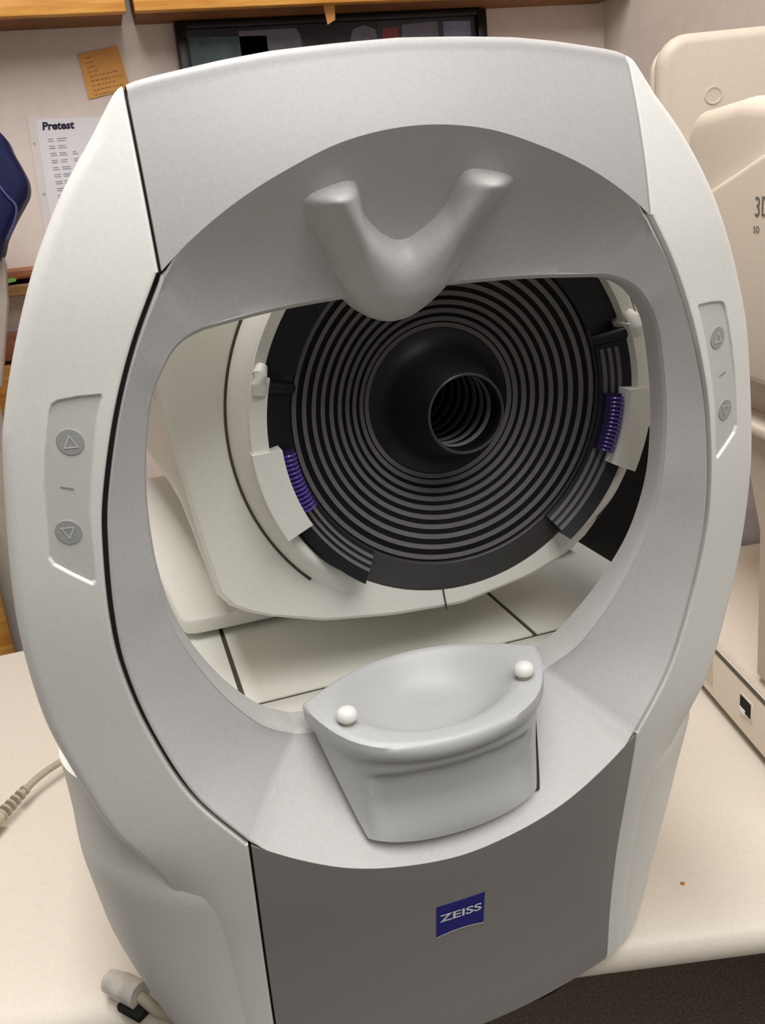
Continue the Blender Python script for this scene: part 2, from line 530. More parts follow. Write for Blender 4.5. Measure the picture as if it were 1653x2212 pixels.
_ok = np.array([(.0552, .1056), (.0545, .1068), (.0530, .1086), (.0500, .1112), (.0393, .1195), (.0197, .1348), (-.0052, .150), (-.033, .163), (-.059, .173), (-.0775, .178), (-.128, .1867), (-.1625, .190), (-.203, .1894), (-.234, .1834), (-.269, .1744), (-.29, .164), (-.31, .1555), (-.34, .1480), (-.38, .1440), (-.49, .1400)])
_oc = catmull([(a, b) for a, b in _ok], 6)
xo = lambda z: float(np.interp(-z, -_oc[:, 0], _oc[:, 1]))
def xi(z):
    if z > -.0117: return .1054
    if z < -.2866: return float(np.interp(-z, [.2866, .49], [.1097, .1128]))
    return float(np.interp(-z, -rim_side[:, 1], rim_side[:, 0])) + GAP
def wing(s):
    zs = sorted(set(np.round(np.concatenate([np.linspace(.0552, .0500, 14), np.linspace(.0500, -.05, 86), np.linspace(-.05, -.058, 26), np.linspace(-.058, -.118, 60), np.linspace(-.118, -.137, 54), np.linspace(-.137, -.2866, 90), np.linspace(-.2866, -.4893, 80), [-.0117, -.0119, -.2866, -.2868]]), 6)))[::-1]
    rows = []
    for z in zs:
        a, b = xi(z), xo(z)
        w = max(b - a, 0.0006)
        b = a + w
        rf = min(0.007, w * 0.45)
        rf *= 1 - 0.5 * sm(-z, .29, .36)
        dv = 0.0075 * sm(-z, .275, .36)
        tr_ = max(0.0, z - .0507)
        ty = .0045 - math.sqrt(max(0.0, .0045 ** 2 - min(tr_, .0045) ** 2))
        row = [(a, S(a, z, 0.010), z), (a, S(a, z, 0.0012), z), (a + .0004, S(a, z, 0.0004), z)]
        near = -.136 < z < -.052
        for t in np.linspace(0, 1, 92):
            x = a + min(.0012, w * .2) + (w - rf - min(.0012, w * .2)) * t
            y = S(x, z) + dv * t ** 3
            if near:
                y += 0.0014 * sm(sd_poly(x, z), -0.0006, 0.0007)
            row.append((x, y, z))
        x0, y0 = row[-1][0], row[-1][1]
        sl = 2.4 * x0
        for q in np.linspace(0, math.pi / 2, 7)[1:]:
            dx = rf * math.sin(q)
            row.append((x0 + dx, y0 + sl * dx * 0.6 + rf * (1 - math.cos(q)), z))
        xe, ye = row[-1][0], row[-1][1]
        bk = 0.034 * (1 - sm(-z, .27, .33)) + 0.004
        row.append((xe - 0.0006, ye + bk * .6, z))
        row.append((xe - 0.003, ye + bk, z))
        rows.append([(s * p[0], p[1] + ty, p[2]) for p in row])
    rows.insert(0, [(p[0], p[1] + .03, p[2] - .001) for p in rows[0]])
    return grid(rows)
for s, nm in ((-1, 'left'), (1, 'right')):
    mk('side_panel', *wing(s), M['white'], topo, angle=30)['label'] = 'white curved side panel on the %s' % nm

# gasket strips behind the seams
def gasket():
    parts = []
    for s in (-1, 1):
        path = [(.1049, z) for z in np.linspace(.0538, -.0117, 10)] + [tuple(p) for p in resample(rim_side, 60)] + [(float(np.interp(-z, [.2866, .49], [.109, .1122])), z) for z in np.linspace(-.29, -.488, 20)]
        rows = [[(s * (x + d), S(x, z, 0.0075), z) for d in ((-.006, .006) if z < .046 else (-.0035, .0012))] for x, z in path]
        parts.append(grid(rows))
    return join(*parts)
mk('seam_gasket', *gasket(), M['gap'], topo)

# back of the frame
def frame_back():
    top = [(x, top_z(x) - 0.004) for x in np.linspace(0, .100, N1 + 1)]
    sz = np.linspace(.050, -.30, 200)
    side = resample(np.array([(xo(z) - 0.0025, z) for z in sz]), N2)
    bot = resample(np.array([(xo(-.30) - .0025, -.30), (.13, -.325), (.07, -.335), (0, -.335)]), N3)
    outer = np.concatenate([np.array(top)[:-1], side[:-1], bot])
    loops = []
    l0 = [(x, S(x, z) + 0.043, z) for x, z in outer]
    l1 = [(o[0] * 1.0, o[1] + 0.012 + 0.008 * sm(-o[2], .17, .25), o[2]) for o in OPEN]
    mid = [tuple((np.array(a) * .5 + np.array(b) * .5)) for a, b in zip(l0, l1)]
    return loft([full_loop(l0), full_loop(mid), full_loop(l1)], True)
mk('frame_back', *frame_back(), M['white'], topo)

# base body behind and below the front shell
def base_body():
    rings = []
    zs = [-.4895, -.486, -.478, -.465, -.45, -.43, -.41, -.39, -.37, -.355, -.345, -.335, -.325, -.315, -.30, -.285, -.272, -.265, -.263]
    for z in zs:
        xs = float(np.interp(z, [-.49, -.485, -.47, -.451, -.42, -.387, -.33, -.26], [.166, .172, .179, .184, .192, .197, .199, .198]))
        rec = 0.062 * sm(z, -.352, -.30)
        e2 = 0.0015 + 0.014 * sm(z, -.325, -.290)
        def F(x):
            e = 0.010 + rec
            k = sm(x, .112, .1245)
            return S(x, z) + e * (1 - k) + e2 * k
        half = [(x, F(x)) for x in np.linspace(0, .110, 8)] + [(x, F(x)) for x in np.linspace(.1125, .1245, 6)]
        x0, y0 = .125, S(.125, z, e2)
        for q in np.linspace(0, math.pi / 2, 18):
            dx = (xs - x0) * math.sin(q)
            half.append((x0 + dx, y0 + .28 * dx + .058 * (1 - math.cos(q))))
        half += [(xs, y0 + .15), (xs - .004, .33), (xs - .012, .345), (xs - .03, .35), (0, .35)]
        r = [(x, y, z) for x, y in half]
        r += [(-x, y, z) for x, y in half[1:-1]][::-1]
        rings.append(r)
    return loft(rings, True, True, True)
mk('base_body', *base_body(), M['white'], topo, angle=40)

# deck plates inside
DK = -.26
def plate(name, x0, x1, y0, y1, m):
    mk(name, *rbox(x0, x1, y0, y1, DK - .0028, DK, .0006, 2), m, topo)
plate('deck_plate', -.0916, .0916, -.0852, .345, M['cream'])
plate('deck_plate', -.190, -.0944, -.0852, .345, M['creamwhite'])
plate('deck_plate', .0944, .196, -.0852, .345, M['cream'])
plate('deck_plate', -.120, .120, -.118, -.0884, M['creamwhite'])
mk('deck_seam', *rbox(-.185, .185, -.06, .34, DK - .0029, DK - .0012, 0), M['seam'], topo)
mk('deck_seam', *rbox(-.118, .118, -.115, -.06, DK - .0029, DK - .0012, 0), M['seam'], topo)
for s in (1,):
    scp = [(-.100, -.264), (-.100, -.165), (-.090, -.150), (.10, -.140), (.150, -.150), (.165, -.170), (.165, -.264)]
    mk('side_screen', *prism(scp, 'x', s * .1945, s * .1975), M['blackmatte'], topo, smooth=False)['label'] = 'black inner side screen'

# forehead rest: V-shaped pad
_zvx = [0, .006, .0122, .0185, .0235, .0320, .0412, .0490, .0565, .0650]
_zvz = [-.0470, -.0460, -.0428, -.0375, -.0315, -.0185, -.0045, .0070, .0175, .0290]
_zv = catmull(list(zip(_zvx, _zvz)), 6)
def dish_top(x, z):
    zr = rim_top_z(x)
    zo = -.0333
    yo = -.155 - 2.7 * x * x
    t = (zr - z) / (zr - zo)
    return S(x, zr) + (yo - S(x, zr)) * t + 0.0035 * math.sin(math.pi * min(1, max(0, t)))
def forehead():
    cols = []
    for x in np.linspace(-.0530, .0530, 119):
        ax = math.sqrt(x * x + .004 ** 2)
        zv = float(np.interp(abs(x), _zv[:, 0], _zv[:, 1]))
        slope = (np.interp(min(abs(x) + .002, .06), _zv[:, 0], _zv[:, 1]) - np.interp(abs(x), _zv[:, 0], _zv[:, 1])) / .002
        ca = 1 / math.sqrt(1 + slope * slope)
        ztop = rim_top_z(x) - 0.003
        c = []
        base = dish_top(x, zv)
        c.append((x, base + 0.022, zv + 0.001))
        c.append((x, base + 0.010, zv))
        for t in np.linspace(0, 1, 60):
            z = zv + (max(ztop, zv + .001) - zv) * t ** 1.4
            d = (z - zv) * ca
            zz = sm(z, -.030, .004)
            w = .0130 - .0035 * zz
            k = min(1, d / w)
            zb = sm(z, -.034, -.012)
            h = math.sqrt(max(0, 1 - (1 - k) ** 2)) * (1 - zb) + sm(min(1, d / .0135), 0, 1) * zb
            h *= 1 - sm(d, .0160 - .0025 * zz, .056 - .026 * zz)
            cap = 1 - sm(z + 0.25 * (abs(x) - .04), .0040, .0135)
            Hh = .0150 * h * cap
            c.append((x, dish_top(x, z) + .0012 * (1 - min(1, Hh / .004)) - Hh, z))
        cols.append(c)
    return grid(cols)
mk('forehead_rest', *forehead(), M['dish'], topo, angle=70)['label'] = 'V-shaped padded forehead rest in the ring'

# chin rest cup
def cup():
    N = 64
    def outline(sc_x, yf, cf, yb, cb, zf, zb):
        r = []
        for i in range(N):
            a = 2 * math.pi * i / N
            cx = math.cos(a)
            x = .068 * sc_x * math.copysign(abs(cx) ** 0.9, cx)
            q = (x / (.068 * sc_x)) ** 2
            if math.sin(a) < 0: y = yf + cf * q
            else: y = yb - cb * q
            k = (1 - math.sin(a)) / 2
            r.append((x, y, k))
        return r
    def lev(sx, yf, yb, zf, zb, tipz, tipy):
        o = []
        for i in range(N):
            a = 2 * math.pi * i / N
            c, s = math.cos(a), math.sin(a)
            x = .068 * sx * c
            q = c * c
            # lens-shaped outline softened at the tips
            q2 = (0.38 * q + 0.62 * q ** 4) if s < 0 else q
            y = (yf if s < 0 else yb) * (1 - q2) + tipy * q2
            z = (zf if s < 0 else zb) * (1 - q) + tipz * q
            o.append((x, y, z))
        return o
    L = []
    # outside from the bottom up
    for t in np.linspace(0, 1, 24):
        yf = -.1765 + (-.1835 + .1765) * t
        zf = -.3135 + (-.2610 + .3135) * t
        sx = .715 + (.945 - .715) * t ** 0.9
        tipy = -.1700 + (-.139 + .1700) * t
        tipz = -.3060 + (-.2530 + .3060) * t
        ring = lev(sx, yf, -.116, zf, -.30 + .055 * t, tipz, tipy)
        out = []
        for x, y, z in ring:
            if y < -.145:   # shallow panel in the front face
                y += .0048 * sm(.0460 - abs(x), 0, .007) * sm(-.2655 - z, 0, .004) * sm(z, -.3120, -.285)
            out.append((x, y, z))
        L.append(out)
    L.append(lev(.955, -.1845, -.1135, -.2600, -.2440, -.2520, -.1388))
    L.append(lev(.982, -.1872, -.1118, -.2580, -.2430, -.2500, -.1386))
    L.append(lev(.998, -.1884, -.1110, -.2552, -.2420, -.2470, -.1384))
    L.append(lev(1.00, -.1887, -.1110, -.2530, -.2390, -.2420, -.1384))
    L.append(lev(1.00, -.1885, -.1110, -.2508, -.2372, -.2385, -.1384))
    def bowl_z(x, y):
        z = -.2478 + (y + .188) / .077 * .0125 + .0040 * (x / .068) ** 2
        q = (x / .054) ** 2 + ((y + .1455) / .0345) ** 2
        return z - .0175 * sm(1 - q, 0, 1.0)
    for i, k in enumerate((.988, .96, .93, .90, .86, .82, .76, .70, .62, .54, .45, .36, .27, .18, .09, .01)):
        ring = [(x * k, -.146 + (y + .146) * k) for x, y, z in lev(1.0, -.1885, -.1110, -.25, -.25, -.25, -.1384)]
        dz = (.0016, .0004, 0)[min(i, 2)]
        L.append([(x, y, bowl_z(x, y) - dz) for x, y in ring])
    return loft(L, True, True, True)
cupo = mk('chin_rest', *cup(), M['cup'], topo, angle=50)
cupo['label'] = 'light grey chin rest cup with two white pins'
for s in (-1, 1):
    px, py = s * .0495, -.1605
    prof = [(.0001, -.2325), (.0022, -.2327), (.0040, -.2335), (.0052, -.2350), (.0056, -.2370), (.0054, -.2385), (.0048, -.2392), (.0036, -.2394)]
    rings = [[(px + r * math.cos(a), py + r * math.sin(a), z) for a in np.linspace(0, 2 * math.pi, 25)[:-1]] for r, z in prof]
    pn = mk('pin', *loft(rings, True, True, True), M['pin'], cupo)
    rings = [[(px + .0037 * math.cos(a), py + .0037 * math.sin(a), z) for a in np.linspace(0, 2 * math.pi, 25)[:-1]] for z in (-.2390, -.2490)]
    mk('pin_collar', *loft(rings, True, True, True), M['pinmetal'], cupo)
# dark slot around the cup on the ring
def dish_low(x, z):
    zr = rim_bot_z(x)
    zo = float(np.interp(abs(x), [0, .025, .05, .0728], [-.264, -.263, -.260, -.254]))
    yo = float(np.interp(abs(x), [0, .025, .05, .0728], [-.128, -.129, -.131, -.135]))
    t = (z - zr) / (zo - zr)
    return S(x, zr) + (yo - S(x, zr)) * t
for s in (1,):
    rows = []
    for t in np.linspace(0, 1, 14):
        z = -.3085 + (.3085 - .252) * t
        xa = .0495 + (.0662 - .0495) * t ** 0.9
        rows.append([(s * (xa - .005), dish_low(xa - .005, z) - .0008, z), (s * (xa + .0016), dish_low(xa + .0016, z) - .0006, z), (s * (xa + .0016), dish_low(xa + .0016, z) + .004, z)])
    mk('chin_rest_gap', *grid(rows), M['gap'], topo)

# button fields
def onwing(x, z, off): return S(x, z, off)
def tri_outline(cx, cz, r, up, s, w):
    pts = [(0, 1), (-.87, -.6), (.87, -.6)]
    sg = 1 if up else -1
    o = [(cx + r * a, cz + sg * r * b) for a, b in pts]
    i = [(cx + (r - w) * a, cz + sg * (r - w) * b) for a, b in pts]
    V = [(s * x, onwing(x, z, .00045), z) for x, z in o + i]
    F = [(k, (k + 1) % 3, 3 + (k + 1) % 3, 3 + k) for k in range(3)]
    return V, F
for s, nm in ((-1, 'left'), (1, 'right')):
    ctr = PANEL.mean(0)
    P2 = resample(np.vstack([PANEL, PANEL[:1]]), 80)[:-1]
    rings = []
    for k in (0.0, .3, .6, .85, .965):
        rings.append([(s * x, S(x, z, .0012), z) for x, z in (ctr + (P2 - ctr) * k)] if k else [(s * ctr[0], S(ctr[0], ctr[1], .0012), ctr[1])] * len(P2))
    bp = mk('button_field', *loft(rings, True), M['btnpanel'], topo)
    bp['label'] = 'recessed button field on the %s side panel' % nm
    for (bx, bz), up in (((.1500, -.0716), True), ((.1585, -.1092), False)):
        rr = [[(s * (bx + r * math.cos(a)), S(bx + r * math.cos(a), bz + r * math.sin(a), .0008), bz + r * math.sin(a)) for a in np.linspace(0, 2 * math.pi, 33)[:-1]] for r in (.0001, .0025, .0052)]
        rr.append([(s * (bx + .0055 * math.cos(a)), S(bx + .0055 * math.cos(a), bz + .0055 * math.sin(a), .0013), bz + .0055 * math.sin(a)) for a in np.linspace(0, 2 * math.pi, 33)[:-1]])
        mk('button', *loft(rr, True), M['btn'], bp)['label'] = 'round grey button with a triangle pointing %s' % ('up' if up else 'down')
        mk('arrow', *tri_outline(bx, bz - (.0003 if up else -.0003), .0034, up, s, .0009), M['btnmark'], bp, smooth=False)
    dx = [(.1525, -.0910), (.1577, -.0896)]
    V = []
    for (x, z) in ((dx[0][0], dx[0][1] + .0003), (dx[1][0], dx[1][1] + .0003), (dx[1][0], dx[1][1] - .0003), (dx[0][0], dx[0][1] - .0003)):
        V.append((s * x, S(x, z, .0008), z))
    mk('dash', V, [(0, 1, 2, 3)], M['btndash'], bp, smooth=False)

# logo on the lower panel
def logo():
    rows = []
    for x in np.linspace(-.0146, .0146, 25):
        zb = -.3935 + .0022 * (1 - (x / .0146) ** 2)
        c = [(x, S(x, zb, .0005), zb)] + [(x, S(x, z, -.0005), z) for z in np.linspace(zb, -.3668, 8)] + [(x, S(x, -.3668, .0005), -.3668)]
        rows.append(c)
    return grid(rows)
lg = mk('logo', *logo(), M['blue'], topo)
lg['label'] = 'blue square logo with white ZEISS lettering'
V, F = text_mesh('ZEISS', .0088, 0.0, .00022)
k = .0258 / (V[:, 0].max() - V[:, 0].min())
V = V * [k, .0066 / (V[:, 1].max() - V[:, 1].min())]
mk('lettering', [(x, S(x, z - .3775, -.0008), z - .3775) for x, z in V], F, M['logowhite'], lg, smooth=False, fix=False)
rows = [[(x, S(x, zz, -.0007), zz) for zz in (-.3941 + .0022 * (1 - (x / .0146) ** 2), -.3934 + .0022 * (1 - (x / .0146) ** 2))] for x in np.linspace(-.0148, .0148, 25)]
mk('underline', *grid(rows), M['logowhite'], lg)

# ------------------------------------------------------------------ the instrument: measuring head
HX, HZ = .0415, -.102
def head_body():
    out = [(-.110, .02), (-.111, -.04), (-.109, -.1), (-.104, -.15), (-.0991, -.184), (-.0960, -.1895), (-.0906, -.1942), (-.0789, -.2012), (-.0436, -.2132), (-.0028, -.2196), (.0403, -.2222), (.0861, -.2140), (.110, -.2052), (.126, -.1945), (.1372, -.1808), (.145, -.163), (.152, -.13), (.155, -.09), (.155, .0), (.13, .035), (-.085, .035)]
    c = np.array(out)
    m = c.mean(0)
    rings = []
    for y, ins in ((-.1000, .0035), (-.0985, .0012), (-.0955, 0), (-.02, -.001), (.08, -.003), (.2, -.013), (.42, -.034), (.435, -.022)):
        r = []
        for x, z in out:
            d = np.array([x, z]) - m
            L = np.linalg.norm(d)
            q = m + d * (1 - ins / L)
            if y > 0: q[1] += max(0, y) * 0.05
            r.append((q[0], y, q[1]))
        rings.append(r)
    # resample the outline by direction from the lens axis, then close the front with a round hole
    n = 96
    res = []
    for r in rings:
        pts = np.array([(p[0], p[2]) for p in r])
        pts = resample(np.vstack([pts, pts[:1]]), 400)[:-1]
        ang = np.arctan2(pts[:, 1] - HZ, pts[:, 0] - HX)
        o = np.argsort(ang)
        ang, pts = ang[o], pts[o]
        rad = np.hypot(pts[:, 0] - HX, pts[:, 1] - HZ)
        aa = np.linspace(-math.pi, math.pi, n, endpoint=False)
        rr = np.interp(aa, ang, rad, period=2 * math.pi)
        res.append([(HX + q * math.cos(a), r[0][1], HZ + q * math.sin(a)) for q, a in zip(rr, aa)])
    aa = np.linspace(-math.pi, math.pi, n, endpoint=False)
    hole = [(HX + min(.1076, math.hypot(p[0] - HX, p[2] - HZ) - .0005) * math.cos(a), -.1000, HZ + min(.1076, math.hypot(p[0] - HX, p[2] - HZ) - .0005) * math.sin(a)) for a, p in zip(aa, res[0])]
    hole2 = [(p[0], -.07, p[2]) for p in hole]
    return loft([hole2, hole] + res, True, False, True)
hb = mk('head_body', *head_body(), M['cream'], topo, angle=28)
hb['label'] = 'cream housing of the measuring head'
mk('body_seam', *rbox(HX - .0135, HX - .0128, -.1009, -.0990, -.2215, -.2045, 0, xf=lambda x, y, z: (x - (z + .2045) * 0.10, y, z)), M['seam'], hb)
# stem and sliding plate beneath the head
mk('head_stem', *rbox(-.05, .13, .06, .25, -.246, -.205, .006), M['cream'], topo)
slab_poly = [(-.119, .29), (-.119, .026), (-.1165, .019), (-.110, .0155), (-.09, .0145), (.17, .0145), (.18, .02), (.18, .29)]
slab_poly = [(x if y < .2 else x * 1.32, y if y < .2 else .42) for x, y in slab_poly]
mk('slide_plate', *prism(slab_poly, 'z', -.2555, -.244, .0025, 3), M['cream'], topo)
# lettering on the side of the head
V, F = text_mesh('ATLAS', .0095)
mk('side_lettering', [(-.1112 - (-.066 - p[0] + .0955) * .015, -.070 - p[0], -.0745 + p[1]) for p in V], F, M['print'], hb, smooth=False, fix=False)

HPROF = [(.1212, -.0990), (.1212, -.1008), (.1195, -.1035), (.1165, -.1100), (.1140, -.1135), (.1120, -.1150), (.1095, -.1150), (.1080, -.1140), (.1070, -.1085), (.1065, -.098)]
for sg, nm in ((-1, 'left'), (1, 'right')):
    rings = []
    for i in range(61):
        a = -56 + (96 + 56) * i / 60
        k = sm(a, -56, -34)            # the housing sinks into the body towards the bottom
        c, q = math.cos(math.radians(a)) * sg, math.sin(math.radians(a))
        rings.append([(HX + r * c, -.0990 + (y + .0990) * (0.10 + 0.90 * k), HZ + r * q) for r, y in HPROF])
    hs = mk('lens_housing', *loft(rings, False), M['creamwhite'], topo)
    hs['label'] = 'cream curved housing on the %s of the black disc' % nm
    mk('housing_seam', *lathe([(.1206, -.0990), (.1207, -.1006), (.1226, -.1006), (.1227, -.0990)], HX, HZ, 60, math.radians(-43), math.radians(90), sg), M['seam'], hs)
# black bowl, rim and central cone
def bowl_y(r): return float(np.interp(r, [.0425, .0600, .0813, .0890, .105], [-.0850, -.0925, -.1000, -.1015, -.1030]))
mk('bowl', *lathe([(r, bowl_y(r)) for r in np.linspace(.041, .0893, 20)], HX, HZ, 128), M['blackmatte'], topo)['label'] = 'black concave bowl carrying the grey rings'
mk('bowl_rim', *lathe([(.0893, -.1010), (.0893, -.1035), (.0900, -.1042), (.0915, -.1038), (.1030, -.1018), (.1070, -.1004), (.1078, -.0990)], HX, HZ, 128), M['rimgrey'], topo)['label'] = 'dark grey rim around the bowl'
for r in (.0428, .0462, .0507, .0552, .0600, .0650, .0702, .0755, .0811, .0868):
    w = .00125
    mk('concentric_ring', *lathe([(r - w, bowl_y(r - w) + .0002), (r - w, bowl_y(r - w) - .0005), (r + w, bowl_y(r + w) - .0005), (r + w, bowl_y(r + w) + .0002)], HX, HZ, 128), M['ringgrey'], topo)
cone = mk('centre_cone', *lathe([(.0425, -.0848), (.036, -.0868), (.0305, -.0930), (.0265, -.1035), (.0235, -.1150), (.0216, -.1235), (.0212, -.1248), (.0205, -.1250), (.0200, -.1244), (.0195, -.1200), (.0225, -.085), (.0235, -.040), (.021, -.010), (.0005, -.008)], HX, HZ, 96), M['black'], topo)
cone['label'] = 'black tapered tube at the centre of the bowl'
mk('tube_lip', *lathe([(.0199, -.1246), (.0202, -.1254), (.0209, -.1256), (.0214, -.1250)], HX, HZ, 96), M['rimgrey'], cone)
for k in range(8):
    y = -.108 + k * .0125
    r = float(np.interp(y, [-.12, -.085, -.04, -.01], [.0195, .0225, .0235, .021])) - .0004
    mk('inner_ring', *lathe([(r + .0006, y - .0022), (r - .0002, y - .0020), (r - .0002, y + .0020), (r + .0006, y + .0022)], HX, HZ, 72), M['ringinner'], cone)
# black ears with partial rings, upper plates, white brackets and violet coils
for s, nm in ((-1, 'left'), (1, 'right')):
    ear = mk('ear_plate', *sector(.0897, .1062, 17.0, -54.0, -.1165, -.100, HX, HZ, 30, s, -.1055), M['black'], topo)
    ear['label'] = 'black ear-shaped plate on the %s of the bowl' % nm
    for r in (.0925, .0958, .0991):
        yf = lambda q: -.1055 + (q - .0897) / (.1062 - .0897) * (-.1165 + .1055)
        w = .00085
        mk('partial_ring', *lathe([(r - w, yf(r - w) + .0002), (r - w, yf(r - w) - .0005), (r + w, yf(r + w) - .0005), (r + w, yf(r + w) + .0002)], HX, HZ, 26, math.radians(12 if s > 0 else -6), math.radians(-54), s), M['ringgrey'], ear)
    mk('upper_plate', *sector(.0885, .1075, 90.0, 19.5, -.1075, -.100, HX, HZ, 24, s, -.1050), M['black'], topo)
    mk('step_roll', *tube([(HX + s * r * math.cos(math.radians(15.5)), y, HZ + r * math.sin(math.radians(15.5))) for r, y in ((.0900, -.1045), (.098, -.1110), (.1060, -.1150))], .0035, 12), M['black'], topo)
    br = mk('bracket', *join(sector(.0985, .1135, -1.5, -26.5, -.1225, -.105, HX, HZ, 14, s, -.1240), sector(.1045, .1128, 18.5, -1.5, -.1205, -.105, HX, HZ, 10, s, -.1220), sector(.1068, .1128, 48.0, 18.5, -.1165, -.105, HX, HZ, 12, s, -.1150)), M['creamwhite'], topo, angle=25)
    br['label'] = 'white bracket gripping the %s edge of the black disc' % nm
    nub = [(HX + s * r * math.cos(math.radians(a)), y, HZ + r * math.sin(math.radians(a))) for a, r, y in ((21, .1085, -.1165), (19, .1095, -.1195), (16.5, .1090, -.1212), (14, .1086, -.1210))]
    mk('bracket_bump', *tube(nub, [.0028, .0038, .0042, .0036], 12), M['creamwhite'], br)
    st = mk('violet_strip', *sector(.0908, .0985, -3.5, -23.5, -.1150, -.108, HX, HZ, 12, s, -.1120), M['purpledark'], topo)
    st['label'] = 'dark violet strip inside the %s bracket' % nm
    for k in range(14):
        a = math.radians(-4.5 - k * 1.42)
        c0 = np.array([HX + s * .0948 * math.cos(a), -.1160, HZ + .0948 * math.sin(a)])
        er = np.array([s * math.cos(a), 0, math.sin(a)])
        pth = [tuple(c0 + er * (.0036 * math.cos(q)) + np.array([0, -.0030 * math.sin(q), 0])) for q in np.linspace(0, math.pi, 9)]
        mk('coil_turn', *tube(pth, .00062, 6), M['purple'], st)

# ------------------------------------------------------------------ beige instrument on the right
BO = np.array([.352, .030, 0.0])
_a = math.radians(13.1)
BU = np.array([math.cos(_a), -math.sin(_a), 0])
BV = np.array([math.sin(_a), math.cos(_a), 0])
def bx(u, v, z): return tuple(BO + BU * u + BV * v + np.array([0, 0, z]))
bg = root('beige_instrument', bx(.15, .15, TZ), 'beige eye test instrument with a rounded head standing at the right edge', 'eye instrument')
mk('foot', *rbox(.008, .29, -.155, .19, TZ, TZ + .013, .001, 1, xf=bx), M['rubber'], bg)
def bbase():
    prof = [(.0, -.4785), (-.0005, -.43), (.0005, -.4275), (.003, -.4265), (.0045, -.4235), (.008, -.4195), (.02, -.4125), (.04, -.398), (.06, -.386), (.085, -.378), (.30, -.374), (.30, -.4785)]
    rings = []
    for v, s in ((-.17, .93), (-.165, .98), (-.15, 1), (.18, 1), (.20, .98), (.205, .93)):
        rings.append([bx(u, v, -.4785 + (z + .4785) * s) for u, z in prof])
    return loft(rings, True, True, True)
mk('base', *bbase(), M['beigelight'], bg, angle=40)
mk('base_shadow_band', *rbox(-.0009, .004, -.14, .17, -.4283, -.4268, .0004, 1, xf=bx), M['seam'], bg)  # brown strip painted in for the soft shadow band along the base
# socket opening in the side of the base
pk = mk('socket', *rbox(-.0012, .010, -.012, .012, -.4585, -.4395, .0005, 1, xf=bx), M['beigelight'], bg)
mk('socket_hole', *rbox(-.0016, .009, -.0095, .0105, -.4560, -.4415, .0003, 1, xf=bx), M['blackmatte'], pk)
mk('socket_plug', *rbox(-.0022, .004, -.0000, .0100, -.4585, -.4530, .0003, 1, xf=bx), M['pin'], pk)
mk('label_plate', *rbox(-.0012, .0, .070, .098, -.466, -.434, .0002, 1, xf=bx), M['beige'], bg)
# pillar, arm plate and head
xfb = lambda u, v, z: bx(u, v, z)
mk('pillar', *prism([(.040, -.196), (.000, -.280), (-.004, -.415), (-.16, -.415), (-.16, -.196)], 'x', .004, .20, .006, 3, xf=xfb), M['beige'], bg)
mk('arm_plate', *rbox(-.006, .22, -.17, .17, -.196, -.1865, .003, 3, xf=bx), M['beigelight'], bg)
mk('neck', *rbox(.016, .20, -.15, .14, -.187, -.150, .003, 2, xf=bx), M['beige'], bg)
hp = catmull([(-.10, .020), (-.06, .0355), (-.02, .0480), (.020, .0545), (.045, .0575)], 5).tolist() + [(.128, .0565), (.138, .0520), (.146, .0430), (.160, .000), (.185, -.150), (-.10, -.150)]
ho = mk('head', *prism([tuple(p) for p in hp], 'x', .000, .24, .014, 5, xf=xfb), M['beigelight'], bg, angle=50)
lp = catmull([(.190, -.055), (.150, -.030), (.110, -.0160), (.070, -.0055), (.030, .0040), (-.010, .0140), (-.060, .0240), (-.11, .030)], 5).tolist() + [(-.11, -.135), (-.10, -.152), (.17, -.152), (.19, -.135)]
lo = mk('lower_head', *prism([tuple(p) for p in lp], 'x', -.010, .20, .006, 4, xf=xfb), M['beigelight'], bg, angle=50)
V, F = text_mesh('3D', .020)
mk('lettering', [bx(-.0104, -.0185 - p[0], -.0215 + p[1]) for p in V], F, M['print'], lo, smooth=False, fix=False)
V, F = text_mesh('so', .0105)
mk('lettering', [bx(-.0104, -.0100 - p[0], -.0375 + p[1]) for p in V], F, M['print'], lo, smooth=False, fix=False)
# screen back behind the head
def screen():
    w, h, r = .26, .30, .028
    pts = []
    for cx, cz, a0 in ((w - r, h - r, 0), (r, h - r, 90), (r, r, 180), (w - r, r, 270)):
        for k in range(7):
            a = math.radians(a0 + 15 * k)
            pts.append((cx + r * math.cos(a), cz + r * math.sin(a)))
    return pts
SU, SV, SZ = .019, .270, -.163
def scr(u, v, z):
    # leaning back a little
    return bx(SU + u, SV + v - (z - .0) * .06, SZ + z)
sc = mk('screen_housing', *prism(screen(), 'y', .0, .024, .011, 5, xf=scr), M['beige'], bg, angle=50)
mk('screen_bezel', *prism([(.003 + .977 * a, .0 + .99 * b) for a, b in screen()], 'y', .0245, .044, .009, 4, xf=scr), M['beigelight'], bg, angle=50)
dm = [[scr(.054 + r * math.cos(a), y, .242 + r * .9 * math.sin(a)) for a in np.linspace(0, 2 * math.pi, 25)[:-1]] for r, y in ((.0095, .001), (.009, -.0009), (.0075, -.0009), (.007, -.0002), (.0001, -.0002))]
mk('plug_cap', *loft(dm, True), M['beige'], sc)

